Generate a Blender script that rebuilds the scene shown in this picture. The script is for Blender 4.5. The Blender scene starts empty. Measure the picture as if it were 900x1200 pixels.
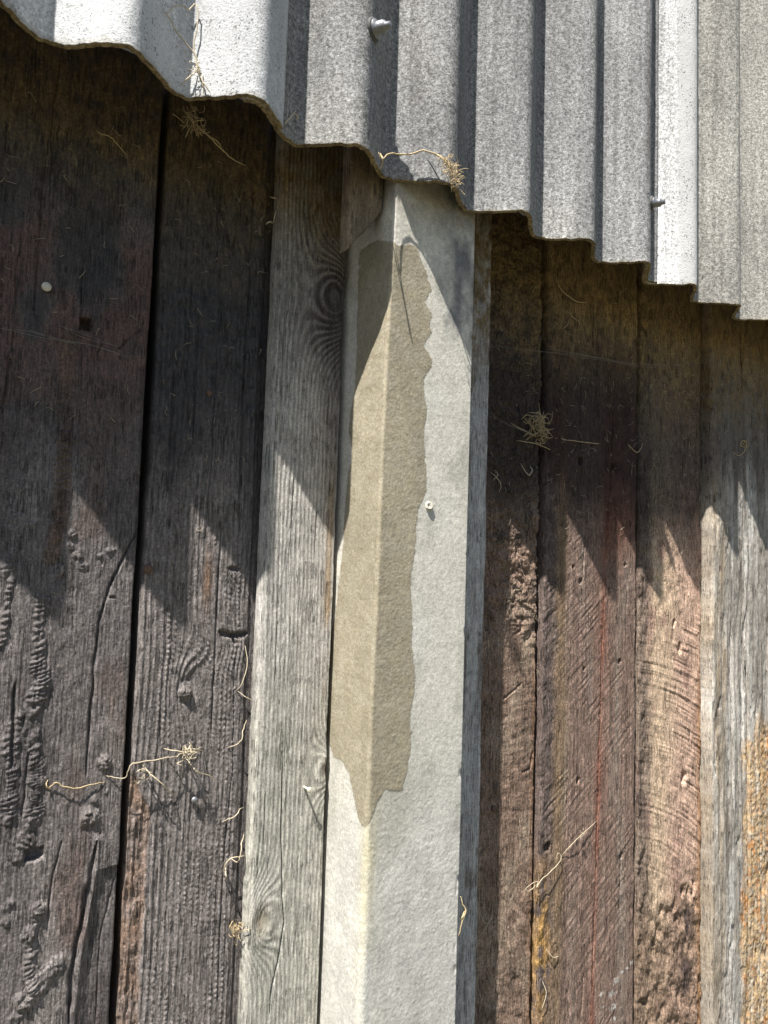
import bpy, math, random
import numpy as np
from mathutils import Matrix, Vector

random.seed(7)
S = bpy.context.scene
COL = S.collection
EZ = 2.25                                   # height of the cladding's lower edge above the ground

# ---------------------------------------------------------------- camera
CAM_P = np.array([-0.31011502, -0.99083859, -0.64806328 + EZ])
YAW, PITCH, ROLL = 0.59978515, 0.07461835, 0.03204337
def cam_axes(a, b, c):
    f = np.array([math.sin(a)*math.cos(b), math.cos(a)*math.cos(b), math.sin(b)])
    r = np.array([math.cos(a), -math.sin(a), 0.0]); u = np.cross(r, f)
    return r*math.cos(c)+u*math.sin(c), -r*math.sin(c)+u*math.cos(c), f
CR, CU, CF = cam_axes(YAW, PITCH, ROLL)
cam = bpy.data.cameras.new('camera'); cam_o = bpy.data.objects.new('camera', cam); COL.objects.link(cam_o)
cam.sensor_fit = 'VERTICAL'; cam.sensor_height = 36.0; cam.lens = 36.0*867/1200
cam.clip_start = 0.02; cam.clip_end = 5000
cam_o.matrix_world = Matrix([[CR[i], CU[i], -CF[i], CAM_P[i]] for i in range(3)] + [[0, 0, 0, 1]])
S.camera = cam_o
def at(px, py, y):
    """point of the place seen at photograph pixel (px, py) on the plane at depth y"""
    d = CR*((px-450)/867.0) + CU*((600-py)/867.0) + CF
    return CAM_P + d*((y-CAM_P[1])/d[1])

# ---------------------------------------------------------------- sky and sun
SUN_TO = np.array([1.66, 1.0, -3.45]); SUN_TO = SUN_TO/np.linalg.norm(SUN_TO)
EL = math.asin(-SUN_TO[2]); AZ = math.atan2(-SUN_TO[0], -SUN_TO[1])
W = bpy.data.worlds.new('World'); S.world = W; W.use_nodes = True
wn = W.node_tree.nodes; wl = W.node_tree.links
sky = wn.new('ShaderNodeTexSky'); sky.sky_type = 'NISHITA'; sky.sun_disc = False
sky.sun_elevation = EL; sky.sun_rotation = AZ
wl.new(sky.outputs[0], wn['Background'].inputs[0]); wn['Background'].inputs[1].default_value = 0.05
sun = bpy.data.lights.new('sun', 'SUN'); sun.energy = 5.0; sun.angle = math.radians(0.5); sun.color = (1.0, 0.955, 0.88)
sun_o = bpy.data.objects.new('sun', sun); COL.objects.link(sun_o)
sun_o.rotation_euler = Vector(SUN_TO.tolist()).to_track_quat('-Z', 'Y').to_euler()
sun_o.location = (-3, -2, 8)
S.view_settings.view_transform = 'Standard'; S.view_settings.look = 'None'
S.view_settings.exposure = 1.1; S.view_settings.gamma = 1.0
S.cycles.max_bounces = 6

# ---------------------------------------------------------------- numpy noise
_rng = np.random.RandomState(11)
_TAB = _rng.rand(4096).astype(np.float64)
def _h(i, j, seed):
    return _TAB[(i*374761393 + j*668265263 + seed*2147483 + (i*j)*1274126) % 4096 if False else ((i*7919) ^ (j*104729) ^ (seed*1299709)) % 4096]
def vn(x, y, seed=0):
    xi = np.floor(x).astype(np.int64); yi = np.floor(y).astype(np.int64)
    fx = x-xi; fy = y-yi
    fx = fx*fx*fx*(fx*(fx*6-15)+10); fy = fy*fy*fy*(fy*(fy*6-15)+10)
    a = _h(xi, yi, seed); b = _h(xi+1, yi, seed); c = _h(xi, yi+1, seed); d = _h(xi+1, yi+1, seed)
    return (a*(1-fx)+b*fx)*(1-fy) + (c*(1-fx)+d*fx)*fy
def fbm(x, y, seed=0, o=4, g=0.5):
    s = 0; a = 1.0; t = 0
    for k in range(o):
        s = s + a*(vn(x, y, seed+k*13)-0.5)*2; t += a; a *= g; x = x*2.03+3.1; y = y*2.03+1.7
    return s/t
def worley(x, y, seed=0):
    xi = np.floor(x).astype(np.int64); yi = np.floor(y).astype(np.int64)
    best = np.full(np.shape(x), 9.0)
    for i in (-1, 0, 1):
        for j in (-1, 0, 1):
            px = xi+i+_h(xi+i, yi+j, seed); py = yi+j+_h(xi+i, yi+j, seed+5)
            best = np.minimum(best, (px-x)**2+(py-y)**2)
    return np.sqrt(best)
def sst(a, b, x):
    t = np.clip((x-a)/(b-a), 0, 1); return t*t*(3-2*t)
def mix(a, b, t):
    return a*(1-t)+b*t
def mixc(c, rgb, m):
    m = np.clip(m, 0, 1)[..., None]; return c*(1-m)+np.array(rgb)*m
def segdist(X, Z, pts):
    """distance to a polyline and the parameter (length along it)"""
    best = np.full(X.shape, 9.0); par = np.zeros(X.shape); L = 0
    for (a, b) in zip(pts[:-1], pts[1:]):
        ax, az = a; bx, bz = b; l2 = (bx-ax)**2+(bz-az)**2
        t = np.clip(((X-ax)*(bx-ax)+(Z-az)*(bz-az))/l2, 0, 1)
        d = np.hypot(X-ax-t*(bx-ax), Z-az-t*(bz-az)); l = math.sqrt(l2)
        m = d < best; best = np.where(m, d, best); par = np.where(m, L+t*l, par); L += l
    return best, par, L
def pw(pts, y):
    return [(float(q[0]), float(q[2])) for q in (at(a, b, y) for a, b in pts)]
def crack(X, Z, pts, w, depth, seed=0):
    n = fbm(X*60, Z*30, 900+seed, 2)*w*0.9
    d, p, L = segdist(X+n, Z, pts)
    ww = w*np.clip(np.minimum(p, L-p)/(0.15*L)+0.25, 0.25, 1)
    return -depth*np.exp(-(d/ww)**2)
def lump(X, Z, c, r, h, seed=0):
    d = np.hypot(X-c[0], Z-c[1])/r + 0.35*fbm(X*0.9/r, Z*0.9/r, seed, 2)
    return h*sst(1.0, 0.45, d)*(0.75+0.9*fbm(X*2.3/r, Z*2.3/r, seed+3, 4, 0.6))

# ---------------------------------------------------------------- materials
def newmat(name):
    m = bpy.data.materials.new(name); m.use_nodes = True
    n = m.node_tree.nodes; l = m.node_tree.links
    return m, n, l, n['Principled BSDF']
def nnode(n, l, vec, scale, detail=4, rough=0.55, stretch=None):
    if stretch:
        mp = n.new('ShaderNodeMapping'); mp.inputs['Scale'].default_value = stretch
        l.new(vec, mp.inputs[0]); vec = mp.outputs[0]
    t = n.new('ShaderNodeTexNoise'); t.inputs['Scale'].default_value = scale
    t.inputs['Detail'].default_value = detail; t.inputs['Roughness'].default_value = rough
    l.new(vec, t.inputs['Vector']); return t.outputs['Fac']
def rmap(n, l, f, a, b, c, d):
    t = n.new('ShaderNodeMapRange'); l.new(f, t.inputs[0])
    for i, v in zip((1, 2, 3, 4), (a, b, c, d)): t.inputs[i].default_value = v
    return t.outputs[0]
def mul(n, l, a, b, op='MULTIPLY'):
    t = n.new('ShaderNodeMath'); t.operation = op
    for i, v in ((0, a), (1, b)):
        if isinstance(v, (int, float)): t.inputs[i].default_value = v
        else: l.new(v, t.inputs[i])
    return t.outputs[0]
def cmul(n, l, col, fac):
    t = n.new('ShaderNodeVectorMath'); t.operation = 'SCALE'
    l.new(col, t.inputs[0]); l.new(fac, t.inputs['Scale']); return t.outputs[0]
def bump(n, l, bsdf, h, dist, strength=1.0):
    b = n.new('ShaderNodeBump'); b.inputs['Distance'].default_value = dist; b.inputs['Strength'].default_value = strength
    l.new(h, b.inputs['Height']); l.new(b.outputs[0], bsdf.inputs['Normal'])
def wood_mat(name, rough=0.75, fib=0.0009, spec=0.3, k=1.0):
    m, n, l, b = newmat(name)
    ca = n.new('ShaderNodeVertexColor'); ca.layer_name = 'Col'
    tc = n.new('ShaderNodeTexCoord').outputs['Object']
    fine = nnode(n, l, tc, 1.0, 5, 0.7, (360, 360, 62))
    mid = nnode(n, l, tc, 1.0, 5, 0.65, (150, 150, 24))
    gr = nnode(n, l, tc, 270, 4, 0.72)
    lin = nnode(n, l, tc, 1.0, 3, 0.55, (210, 210, 7))
    chk = rmap(n, l, mul(n, l, mul(n, l, lin, -0.5, 'ADD'), 0, 'ADD'), -1, 1, -1, 1)
    ab = n.new('ShaderNodeMath'); ab.operation = 'ABSOLUTE'; l.new(chk, ab.inputs[0])
    msk = rmap(n, l, nnode(n, l, tc, 30, 2, 0.5), 0.47, 0.56, 0.0, 1.0)
    line = mul(n, l, rmap(n, l, ab.outputs[0], 0.006, 0.026, 1.0, 0.0), msk)      # fine drying checks along the grain
    v = mul(n, l, rmap(n, l, fine, 0.3, 0.7, 1-0.64*k, 1+0.68*k), rmap(n, l, mid, 0.3, 0.7, 0.78, 1.22))
    v = mul(n, l, v, rmap(n, l, gr, 0.3, 0.7, 1-0.55*k, 1+0.62*k))
    v = mul(n, l, v, rmap(n, l, line, 0, 1, 1.0, 0.5))
    l.new(cmul(n, l, ca.outputs[0], v), b.inputs['Base Color'])
    b.inputs['Roughness'].default_value = rough; b.inputs['Specular IOR Level'].default_value = spec
    h = mul(n, l, mul(n, l, fine, 0.55), mul(n, l, gr, 0.6), 'ADD')
    h = mul(n, l, h, mul(n, l, line, -0.9), 'ADD')
    bump(n, l, b, h, fib)
    return m
M_TAR = wood_mat('creosoted_wood', 0.55, 0.0028, 0.5)
M_SAWN = wood_mat('rough_sawn_wood', 0.8, 0.0024, 0.25)
M_GREY = wood_mat('weathered_grey_wood', 0.82, 0.0012, 0.25, 0.6)

def concrete_mat():
    m, n, l, b = newmat('cast_concrete')
    ca = n.new('ShaderNodeVertexColor'); ca.layer_name = 'Col'
    tc = n.new('ShaderNodeTexCoord').outputs['Object']
    g1 = nnode(n, l, tc, 300, 4, 0.72); g2 = nnode(n, l, tc, 110, 4, 0.6); g3 = nnode(n, l, tc, 22, 4, 0.6)
    v = mul(n, l, rmap(n, l, g1, 0.3, 0.7, 0.72, 1.26), rmap(n, l, g2, 0.3, 0.7, 0.86, 1.14))
    v = mul(n, l, v, rmap(n, l, g3, 0.3, 0.7, 0.9, 1.1))
    l.new(cmul(n, l, ca.outputs[0], v), b.inputs['Base Color'])
    b.inputs['Roughness'].default_value = 0.85; b.inputs['Specular IOR Level'].default_value = 0.25
    bump(n, l, b, mul(n, l, mul(n, l, g1, 0.55), mul(n, l, g2, 1.0), 'ADD'), 0.0006)
    return m
M_CONC = concrete_mat()

def fibre_mat():
    m, n, l, b = newmat('fibre_cement')
    ca = n.new('ShaderNodeVertexColor'); ca.layer_name = 'Col'     # alpha-free: rgb = tone, speck mask in Msk
    mk = n.new('ShaderNodeAttribute'); mk.attribute_name = 'Msk'
    tc = n.new('ShaderNodeTexCoord').outputs['Object']
    g1 = nnode(n, l, tc, 320, 4, 0.75); g2 = nnode(n, l, tc, 150, 4, 0.65); g3 = nnode(n, l, tc, 9, 5, 0.6, (1, 1, 0.35))
    st = nnode(n, l, tc, 1.0, 4, 0.6, (90, 90, 2.2))
    v = mul(n, l, rmap(n, l, g1, 0.28, 0.72, 0.25, 1.8), rmap(n, l, g2, 0.3, 0.7, 0.48, 1.55))
    v = mul(n, l, v, rmap(n, l, g3, 0.3, 0.7, 0.74, 1.26))
    v = mul(n, l, v, rmap(n, l, st, 0.3, 0.7, 0.80, 1.18))
    # bleached parts: smooth pale skin with scattered dark lichen specks
    sp = nnode(n, l, tc, 310, 2, 0.5); sp2 = nnode(n, l, tc, 30, 3, 0.6)
    thr = mul(n, l, sp, mul(n, l, sp2, 0.35), 'ADD')
    specks = rmap(n, l, thr, 0.30+0.335-0.06, 0.33+0.335-0.02, 1.0, 0.0)
    specks = rmap(n, l, thr, 0.80, 0.84, 1.0, 0.28)
    w = mul(n, l, rmap(n, l, g1, 0.3, 0.7, 0.9, 1.1), specks)
    w = mul(n, l, w, rmap(n, l, g3, 0.3, 0.7, 0.88, 1.1))
    mx = n.new('ShaderNodeMix'); mx.data_type = 'FLOAT'
    l.new(mk.outputs['Fac'], mx.inputs[0]); l.new(v, mx.inputs[2]); l.new(w, mx.inputs[3])
    l.new(cmul(n, l, ca.outputs[0], mx.outputs[0]), b.inputs['Base Color'])
    b.inputs['Roughness'].default_value = 0.85; b.inputs['Specular IOR Level'].default_value = 0.2
    bump(n, l, b, mul(n, l, g1, mul(n, l, g2, 0.8), 'ADD'), 0.0012)
    return m
M_FIB = fibre_mat()

def plain_mat(name, rgb, rough=0.7, metal=0.0, var=0.3, scale=200, bmp=0.0004):
    m, n, l, b = newmat(name)
    tc = n.new('ShaderNodeTexCoord').outputs['Object']
    g = nnode(n, l, tc, scale, 4, 0.6)
    c = n.new('ShaderNodeRGB'); c.outputs[0].default_value = (*rgb, 1)
    l.new(cmul(n, l, c.outputs[0], rmap(n, l, g, 0.3, 0.7, 1-var, 1+var)), b.inputs['Base Color'])
    b.inputs['Roughness'].default_value = rough; b.inputs['Metallic'].default_value = metal
    if bmp: bump(n, l, b, g, bmp)
    return m
M_STRAW = plain_mat('dry_straw', (0.46, 0.36, 0.21), 0.6, 0, 0.25, 300, 0)
M_PALE = plain_mat('bleached_root', (0.50, 0.43, 0.31), 0.65, 0, 0.25, 300, 0)
M_WEB = plain_mat('cobweb_silk', (0.26, 0.245, 0.22), 0.6, 0, 0.1, 300, 0)
M_ZINC = plain_mat('galvanised_steel', (0.26, 0.265, 0.28), 0.45, 0.7, 0.2, 300, 0.0003)
M_RUST = plain_mat('rusty_steel', (0.14, 0.085, 0.06), 0.7, 0.3, 0.4, 400, 0.0004)
M_RUBBER = plain_mat('sealing_washer', (0.09, 0.09, 0.09), 0.7, 0, 0.2, 300, 0)
M_DARK = plain_mat('light_blocker_dark', (0.03, 0.025, 0.02), 0.9, 0, 0.3, 10, 0)
M_GRND = plain_mat('dry_grassy_ground', (0.075, 0.068, 0.036), 0.95, 0, 0.5, 6, 0.02)
M_PALENAIL = plain_mat('whitish_nail_head', (0.62, 0.58, 0.48), 0.5, 0.0, 0.15, 300, 0)

# ---------------------------------------------------------------- object helpers
def link(name, V, F, mat, origin, parent=None, smooth=True, col=None, msk=None):
    V = np.asarray(V, dtype=np.float64); me = bpy.data.meshes.new(name)
    if isinstance(F, np.ndarray):
        nf = len(F); me.vertices.add(len(V)); me.loops.add(nf*4); me.polygons.add(nf)
        me.vertices.foreach_set('co', (V-np.array(origin)).astype(np.float32).ravel())
        me.loops.foreach_set('vertex_index', F.astype(np.int32).ravel())
        me.polygons.foreach_set('loop_start', np.arange(0, nf*4, 4, dtype=np.int32))
        me.polygons.foreach_set('loop_total', np.full(nf, 4, dtype=np.int32))
        me.update(calc_edges=True)
    else:
        me.from_pydata((V-np.array(origin)).tolist(), [], F); me.update()
    me.polygons.foreach_set('use_smooth', np.full(len(me.polygons), smooth))
    if col is not None:
        a = me.attributes.new('Col', 'FLOAT_COLOR', 'POINT')
        a.data.foreach_set('color', np.concatenate([np.clip(col, 0.002, 1), np.ones((len(V), 1))], 1).astype(np.float32).ravel())
    if msk is not None:
        a = me.attributes.new('Msk', 'FLOAT', 'POINT'); a.data.foreach_set('value', msk.astype(np.float32).ravel())
    if mat: me.materials.append(mat)
    o = bpy.data.objects.new(name, me); COL.objects.link(o)
    if parent is not None:
        o.parent = parent; o.location = Vector(tuple(map(float, origin)))-wloc(parent)
    else: o.location = tuple(map(float, origin))
    return o
def wloc(o):
    v = Vector(o.location)
    while o.parent is not None: o = o.parent; v = v+Vector(o.location)
    return v
def tag(o, label=None, cat=None, group=None, kind=None):
    for k, v in (('label', label), ('category', cat), ('group', group), ('kind', kind)):
        if v: o[k] = v
    return o
def empty(name, loc):
    o = bpy.data.objects.new(name, None); COL.objects.link(o); o.location = loc; o.empty_display_size = 0.1; return o
def grid_faces(nr, nc):
    i = np.arange(nr*nc).reshape(nr, nc)
    return np.stack([i[:-1, :-1], i[:-1, 1:], i[1:, 1:], i[1:, :-1]], -1).reshape(-1, 4)
def tube(pts, r, n=5, taper=True, jit=0.0, rnd=None):
    """a thin smooth tube through points"""
    P = np.array(pts, float)
    if len(P) > 2:
        Q = np.vstack([2*P[0]-P[1], P, 2*P[-1]-P[-2]]); out = []
        for k in range(1, len(Q)-2):
            for t in np.linspace(0, 1, 5)[:-1]:
                a, b, c, d = Q[k-1:k+3]
                out.append(0.5*((2*b)+(c-a)*t+(2*a-5*b+4*c-d)*t*t+(3*b-a-3*c+d)*t**3))
        out.append(P[-1]); P = np.array(out)
    if jit: P = P+(rnd or np.random.RandomState(1)).normal(0, jit, P.shape)
    V = []; F = []; m = len(P)
    for k in range(m):
        d = P[min(k+1, m-1)]-P[max(k-1, 0)]; d = d/(np.linalg.norm(d)+1e-12)
        a = np.cross(d, [0.3, 0.9, 0.2]); a = a/(np.linalg.norm(a)+1e-12); b = np.cross(d, a)
        rr = r*(1-0.55*abs(2*k/(m-1)-1)**2) if taper else r
        for s in range(n): V.append(P[k]+rr*(math.cos(2*math.pi*s/n)*a+math.sin(2*math.pi*s/n)*b))
    for k in range(m-1):
        for s in range(n): F.append((k*n+s, k*n+(s+1) % n, (k+1)*n+(s+1) % n, (k+1)*n+s))
    F.append(tuple(range(n))[::-1]); F.append(tuple((m-1)*n+s for s in range(n)))
    return V, F
def join(parts):
    V = []; F = []
    for v, f in parts:
        b = len(V); V += list(v); F += [tuple(b+i for i in q) for q in f]
    return V, F
def lathe(profile, n, axis, base):
    """profile of (radius, height) turned about an axis through base"""
    ax = np.array(axis, float); ax /= np.linalg.norm(ax); a = np.cross(ax, [0.1, 0.2, 0.97]); a /= np.linalg.norm(a); b = np.cross(ax, a)
    V = []; F = []; m = len(profile)
    for r, h in profile:
        for s in range(n): V.append(np.array(base)+ax*h+r*(math.cos(2*math.pi*s/n)*a+math.sin(2*math.pi*s/n)*b))
    for k in range(m-1):
        for s in range(n): F.append((k*n+s, k*n+(s+1) % n, (k+1)*n+(s+1) % n, (k+1)*n+s))
    F.append(tuple((m-1)*n+s for s in range(n))); F.append(tuple(range(n))[::-1])
    return V, F

# ---------------------------------------------------------------- setting: ground and an added dark panel blocking light through the plank gaps
g = 400.0
gx = np.concatenate([[-g, -60, -12], np.linspace(-5, 6, 90), [14, 60, g]]); gy = np.concatenate([[-g, -60, -12], np.linspace(-6, 0.6, 60), [12, 60, g]])
GX, GY = np.meshgrid(gx, gy)
GZ = 0.03*fbm(GX*1.5, GY*1.5, 5)*((abs(GX) < 6) & (GY > -7))
o = link('ground', np.stack([GX, GY, GZ], -1).reshape(-1, 3), grid_faces(len(gy), len(gx)), M_GRND, (0, 0, 0)); tag(o, kind='structure')
def boxV(x0, x1, y0, y1, z0, z1):
    V = [(x, y, z) for z in (z0, z1) for y in (y0, y1) for x in (x0, x1)]
    return V, [(0, 2, 3, 1), (4, 5, 7, 6), (0, 1, 5, 4), (2, 6, 7, 3), (0, 4, 6, 2), (1, 3, 7, 5)]
V, F = boxV(-1.2, 3.4, 0.33, 0.38, -0.1, EZ+1.5)
tag(link('gap_light_blocker', V, F, M_DARK, (1.1, 0.33, 0), smooth=False), kind='structure')

# ---------------------------------------------------------------- the wall of upright sleepers
wall = empty('sleeper_wall', (0.7, 0.2, 0.0))
tag(wall, 'dark wall of old upright timber sleepers hung below the corrugated sheets', 'wall')

ZT = EZ+0.14
def plank(name, xl, xr, y0, zvis, dx, dz, hfun, cfun, mat, depth=0.13, er=0.006, wob=0.0025, seed=0, parent=wall, zb=-0.05, zt=ZT, xvis=None, endz=None):
    zc = np.arange(zb, zvis, 0.05); zf = np.arange(zvis, zt+dz, dz); z = np.concatenate([zc, zf])
    nx = max(int((xr-xl)/dx), 8); u = np.linspace(0, 1, nx+1)
    Zg, U = np.meshgrid(z, u, indexing='ij')
    wl_ = wob*fbm(z*9+3, z*0+seed, seed+71, 5, 0.6); wr_ = wob*fbm(z*9+8, z*0+seed, seed+72, 5, 0.6)
    X = (xl+wl_)[:, None]*(1-U)+(xr+wr_)[:, None]*U
    h = hfun(X, Zg-EZ)
    de = np.minimum(X-X[:, :1], X[:, -1:]-X); e = er*(0.8+0.7*fbm(X*30, Zg*14, seed+75, 3))
    rnd = np.clip(1-de/np.maximum(e, 1e-4), 0, 1)
    h = h - e*(1-np.sqrt(np.clip(1-rnd**2, 0, 1)))
    c = cfun(X, Zg-EZ, h)
    Y = y0-h
    P = np.stack([X, Y, Zg], -1)
    def side(col): 
        q = P[:, col].copy(); q[:, 1] = y0+depth; return q[:, None]
    def mids(col):
        q = P[:, col].copy(); q[:, 1] = np.minimum(q[:, 1]+0.012, y0+depth-0.001); return q[:, None]
    P = np.concatenate([side(0), mids(0), P, mids(-1), side(-1)], 1)
    c = np.concatenate([c[:, :1], c[:, :1], c, c[:, -1:], c[:, -1:]], 1)
    top = P[-1:].copy(); top[..., 1] = y0+depth
    P = np.concatenate([P, top], 0); c = np.concatenate([c, c[-1:]], 0)
    nr, nc = P.shape[:2]
    o = link(name, P.reshape(-1, 3), grid_faces(nr, nc), mat, ((xl+xr)/2, y0, max(zb, 0)), parent, True, c.reshape(-1, 3))
    return o

def base_col(X, rgb): return np.ones(X.shape+(1,))*np.array(rgb)
DUST = (0.15, 0.105, 0.055)
def dusted(c, X, Z, z0, z1, amt, seed, rgb=DUST):
    m = sst(z0, z1, Z+0.05*fbm(X*12, Z*7, seed, 4))*amt*np.clip(0.72+0.95*fbm(X*75, Z*55, seed+1, 4, 0.65), 0, 1.3)
    return mixc(c, rgb, m)
def grain(X, Z, per, seed, knots=(), warp=0.004):
    """wood-ring coordinate; lines bend around each knot"""
    g = X+warp*fbm(X*7, Z*2.2, seed, 3)
    for (kx, kz, rx, rz, a) in knots:
        g = g+a*np.exp(-((X-kx)/rx)**2-((Z-kz)/rz)**2)
    return g/per
def ridges(ph, k=2.0): return (0.5+0.5*np.cos(2*np.pi*ph))**k

# -- sleeper 1: smooth, tarry, with wrinkled runs of tar
YA = 0.152
tarA = [(pw([(79, 395), (76, 450), (76, 520)], YA), 0.010, 0.0022), (pw([(76, 515), (73, 570), (70, 610), (60, 650)], YA), 0.0125, 0.0050),
        (pw([(50, 705), (43, 740), (45, 775), (48, 800), (38, 830), (36, 865), (44, 900), (40, 945), (34, 975), (22, 1000)], YA), 0.0125, 0.0062),
        (pw([(12, 680), (8, 705), (4, 735), (0, 760)], YA), 0.006, 0.005), (pw([(22, 838), (12, 862), (14, 900), (8, 960)], YA), 0.011, 0.0055),
        (pw([(48, 1065), (36, 1090), (38, 1110), (32, 1135), (40, 1165), (16, 1195)], YA), 0.010, 0.0055), (pw([(14, 590), (18, 640), (8, 670)], YA), 0.010, 0.0026)]
lumpsA = [((85, 625), 7, .005), ((92, 650), 9, .005), ((70, 668), 9, .005), ((82, 640), 6, .004), ((98, 664), 7, .004), ((118, 652), 5, .004), ((128, 645), 5, .003),
          ((64, 692), 8, .004), ((108, 957), 15, .010), ((122, 893), 11, .008), ((111, 936), 6, .006), ((124, 929), 4, .004), ((45, 1066), 10, .007), ((34, 1095), 10, .006),
          ((62, 1135), 16, .006), ((48, 1150), 18, .006), ((30, 1170), 14, .006), ((70, 1125), 8, .005), ((10, 1060), 9, .005), ((6, 1080), 7, .004), ((133, 645), 4, .003),
          ((37, 615), 5, .003), ((35, 660), 4, .003), ((22, 572), 7, .003)]
def hA(X, Z):
    h = 0.0022*fbm(X*9, Z*2.5, 1, 3)+0.0012*fbm(X*110, Z*60, 2, 5, 0.6)+0.0005*fbm(X*260, Z*9, 3, 3)
    ph = grain(X, Z, 0.0062, 4, (), 0.006)
    h = h+0.0006*ridges(ph, 1.5)*sst(0.0, 0.5, fbm(X*10, Z*3, 6, 2)+0.35)
    for k, (pts, w, ht) in enumerate(tarA):
        d, p, L = segdist(X+0.004*fbm(X*70, Z*70, 20+k, 3), Z, pts)
        w2 = w*(0.8+0.5*fbm(p*60, p*0, 30+k, 2)); q = np.clip(1-(d/w2)**2, 0, 1)
        wr = 0.5+0.5*np.cos(2*np.pi*(p+0.35*(X)+0.0035*fbm(X*90, Z*120, 40+k, 3))/(0.0085+0.0015*np.sin(p*37)))
        h = h+ht*np.sqrt(q)*(0.35+0.65*wr*(0.7+0.7*fbm(X*150, Z*150, 45+k, 3)))*(0.8+0.5*fbm(X*60, Z*60, 47+k, 3))
    for k, (c, r, ht) in enumerate(lumpsA):
        q = at(c[0], c[1], YA); h = h+lump(X, Z, (q[0], q[2]-EZ), r*0.00115, ht*0.6, 50+k)
    for k, (pts, w, dp) in enumerate(cracksA): h = h+crack(X, Z, pts, w, dp, k)
    # split-off splinter at the bottom
    d, p, L = segdist(X, Z, splA); h = h+0.004*np.exp(-(d/0.006)**2)
    for c, rx, rz, dp in holesA: h = h-dp*sst(1.25, 0.75, np.maximum(abs(X-c[0])/rx, abs(Z-c[1])/rz)+0.25*fbm(X*200, Z*200, 88, 2))
    # a second rough front on the lower right, one layer of wood torn off
    m = sst(0.0, 0.004, X-np.interp(-Z, [0.0, 1.04, 1.10, 1.22, 1.4], [1, 1, -0.015, -0.030, -0.036])); h = h-0.0055*m
    return h
def _z(pts): return [(a, b-EZ) for a, b in pts]
tarA = [(_z(p), w, h) for p, w, h in tarA]
cracksA = [(_z(pw(p, YA)), w, d) for p, w, d in [
    ([(166, 612), (145, 655), (128, 690), (116, 730), (110, 790), (106, 850), (101, 910)], 0.0017, 0.006),
    ([(53, 170), (47, 260), (40, 365)], 0.0011, 0.004), ([(95, 330), (96, 365), (91, 402)], 0.001, 0.003), ([(72, 60), (62, 130), (58, 230)], 0.0010, 0.003),
    ([(12, 420), (9, 450), (0, 480)], 0.0016, 0.005), ([(3, 300), (2, 350)], 0.0013, 0.004), ([(165, 385), (148, 400), (138, 410)], 0.0012, 0.003),
    ([(123, 395), (114, 415)], 0.001, 0.003), ([(72, 985), (62, 1030), (55, 1090)], 0.0014, 0.004), ([(18, 800), (16, 850), (12, 900)], 0.0022, 0.007),
    ([(112, 985), (107, 1020), (100, 1065), (90, 1110), (84, 1140), (80, 1200)], 0.0028, 0.010), ([(34, 880), (30, 930), (26, 960)], 0.0015, 0.004),
    ([(140, 1010), (118, 1100), (113, 1200)], 0.0010, 0.003), ([(150, 560), (140, 580), (135, 625)], 0.0008, 0.002)]]
splA = _z(pw([(114, 985), (106, 1050), (97, 1120), (92, 1200)], YA))
holesA = [((at(100, 380, YA)[0], at(100, 380, YA)[2]-EZ), 0.0065, 0.008, 0.02), ((at(40, 1001, YA)[0], at(40, 1001, YA)[2]-EZ), 0.011, 0.008, 0.012),
          ((at(132, 700, YA)[0], at(132, 700, YA)[2]-EZ), 0.004, 0.002, 0.004)]
def cA(X, Z, h):
    c = base_col(X, (0.135, 0.119, 0.116))
    c = mixc(c, (0.20, 0.178, 0.170), sst(-0.2, 0.6, fbm(X*14, Z*4, 60, 4)))
    c = mixc(c, (0.060, 0.053, 0.056), sst(0.0, 0.7, fbm(X*9, Z*3, 61, 4))*0.7)
    rd = sst(-0.62, -0.30, Z)*sst(-0.08, -0.19, Z)*sst(-0.1, 0.35, fbm(X*14, Z*6, 62, 4)+0.18); c = mixc(c, (0.105, 0.050, 0.034), rd*0.8); rd0 = rd
    d, p, L = segdist(X, Z, tarA[0][0]+tarA[1][0]); c = mixc(c, (0.13, 0.075, 0.048), sst(0.015, 0.006, d)*0.7)
    rd = sst(0.1, 0.6, fbm(X*20, Z*7, 63, 4)); c = mixc(c, (0.11, 0.066, 0.052), rd*0.5)
    c = mixc(c, (0.026, 0.022, 0.022), sst(-0.66, -0.32, Z+0.10*fbm(X*14, Z*4, 66, 3))*0.82*(1-rd0*0.8))  # sheltered tar, darkened further: eave shade put into the colour
    c = dusted(c, X, Z, -0.16, 0.03, 0.85, 64)
    return c
zv = EZ-1.45
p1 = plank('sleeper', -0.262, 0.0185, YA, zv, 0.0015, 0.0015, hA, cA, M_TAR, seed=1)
tag(p1, 'leftmost black tarred sleeper with wrinkled tar runs')

# -- sleeper 2: charred, ribbed grain crossed by saw marks
YB = 0.155
kB = at(217, 810, YB); kB = (kB[0], kB[2]-EZ)
cracksB = [(_z(pw(p, YB)), w, d) for p, w, d in [
    ([(297, 210), (293, 330), (286, 420), (284, 520), (278, 610)], 0.0013, 0.005), ([(258, 300), (254, 420), (246, 560), (240, 640)], 0.0008, 0.003),
    ([(259, 620), (255, 700), (252, 780), (247, 860)], 0.0014, 0.005), ([(275, 770), (273, 900), (262, 1010)], 0.0011, 0.004), ([(232, 380), (226, 520)], 0.0009, 0.003),
    ([(205, 420), (200, 520), (196, 580)], 0.0009, 0.003), ([(187, 830), (190, 900)], 0.0009, 0.003), ([(264, 1000), (258, 1090), (255, 1170)], 0.0010, 0.003)]]
gashB = [(_z(pw(p, YB)), w, d) for p, w, d in [([(256, 740), (268, 744), (280, 745), (292, 742)], 0.004, 0.012), ([(268, 666), (280, 668)], 0.003, 0.008), ([(274, 745), (277, 756)], 0.003, 0.008)]]
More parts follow.
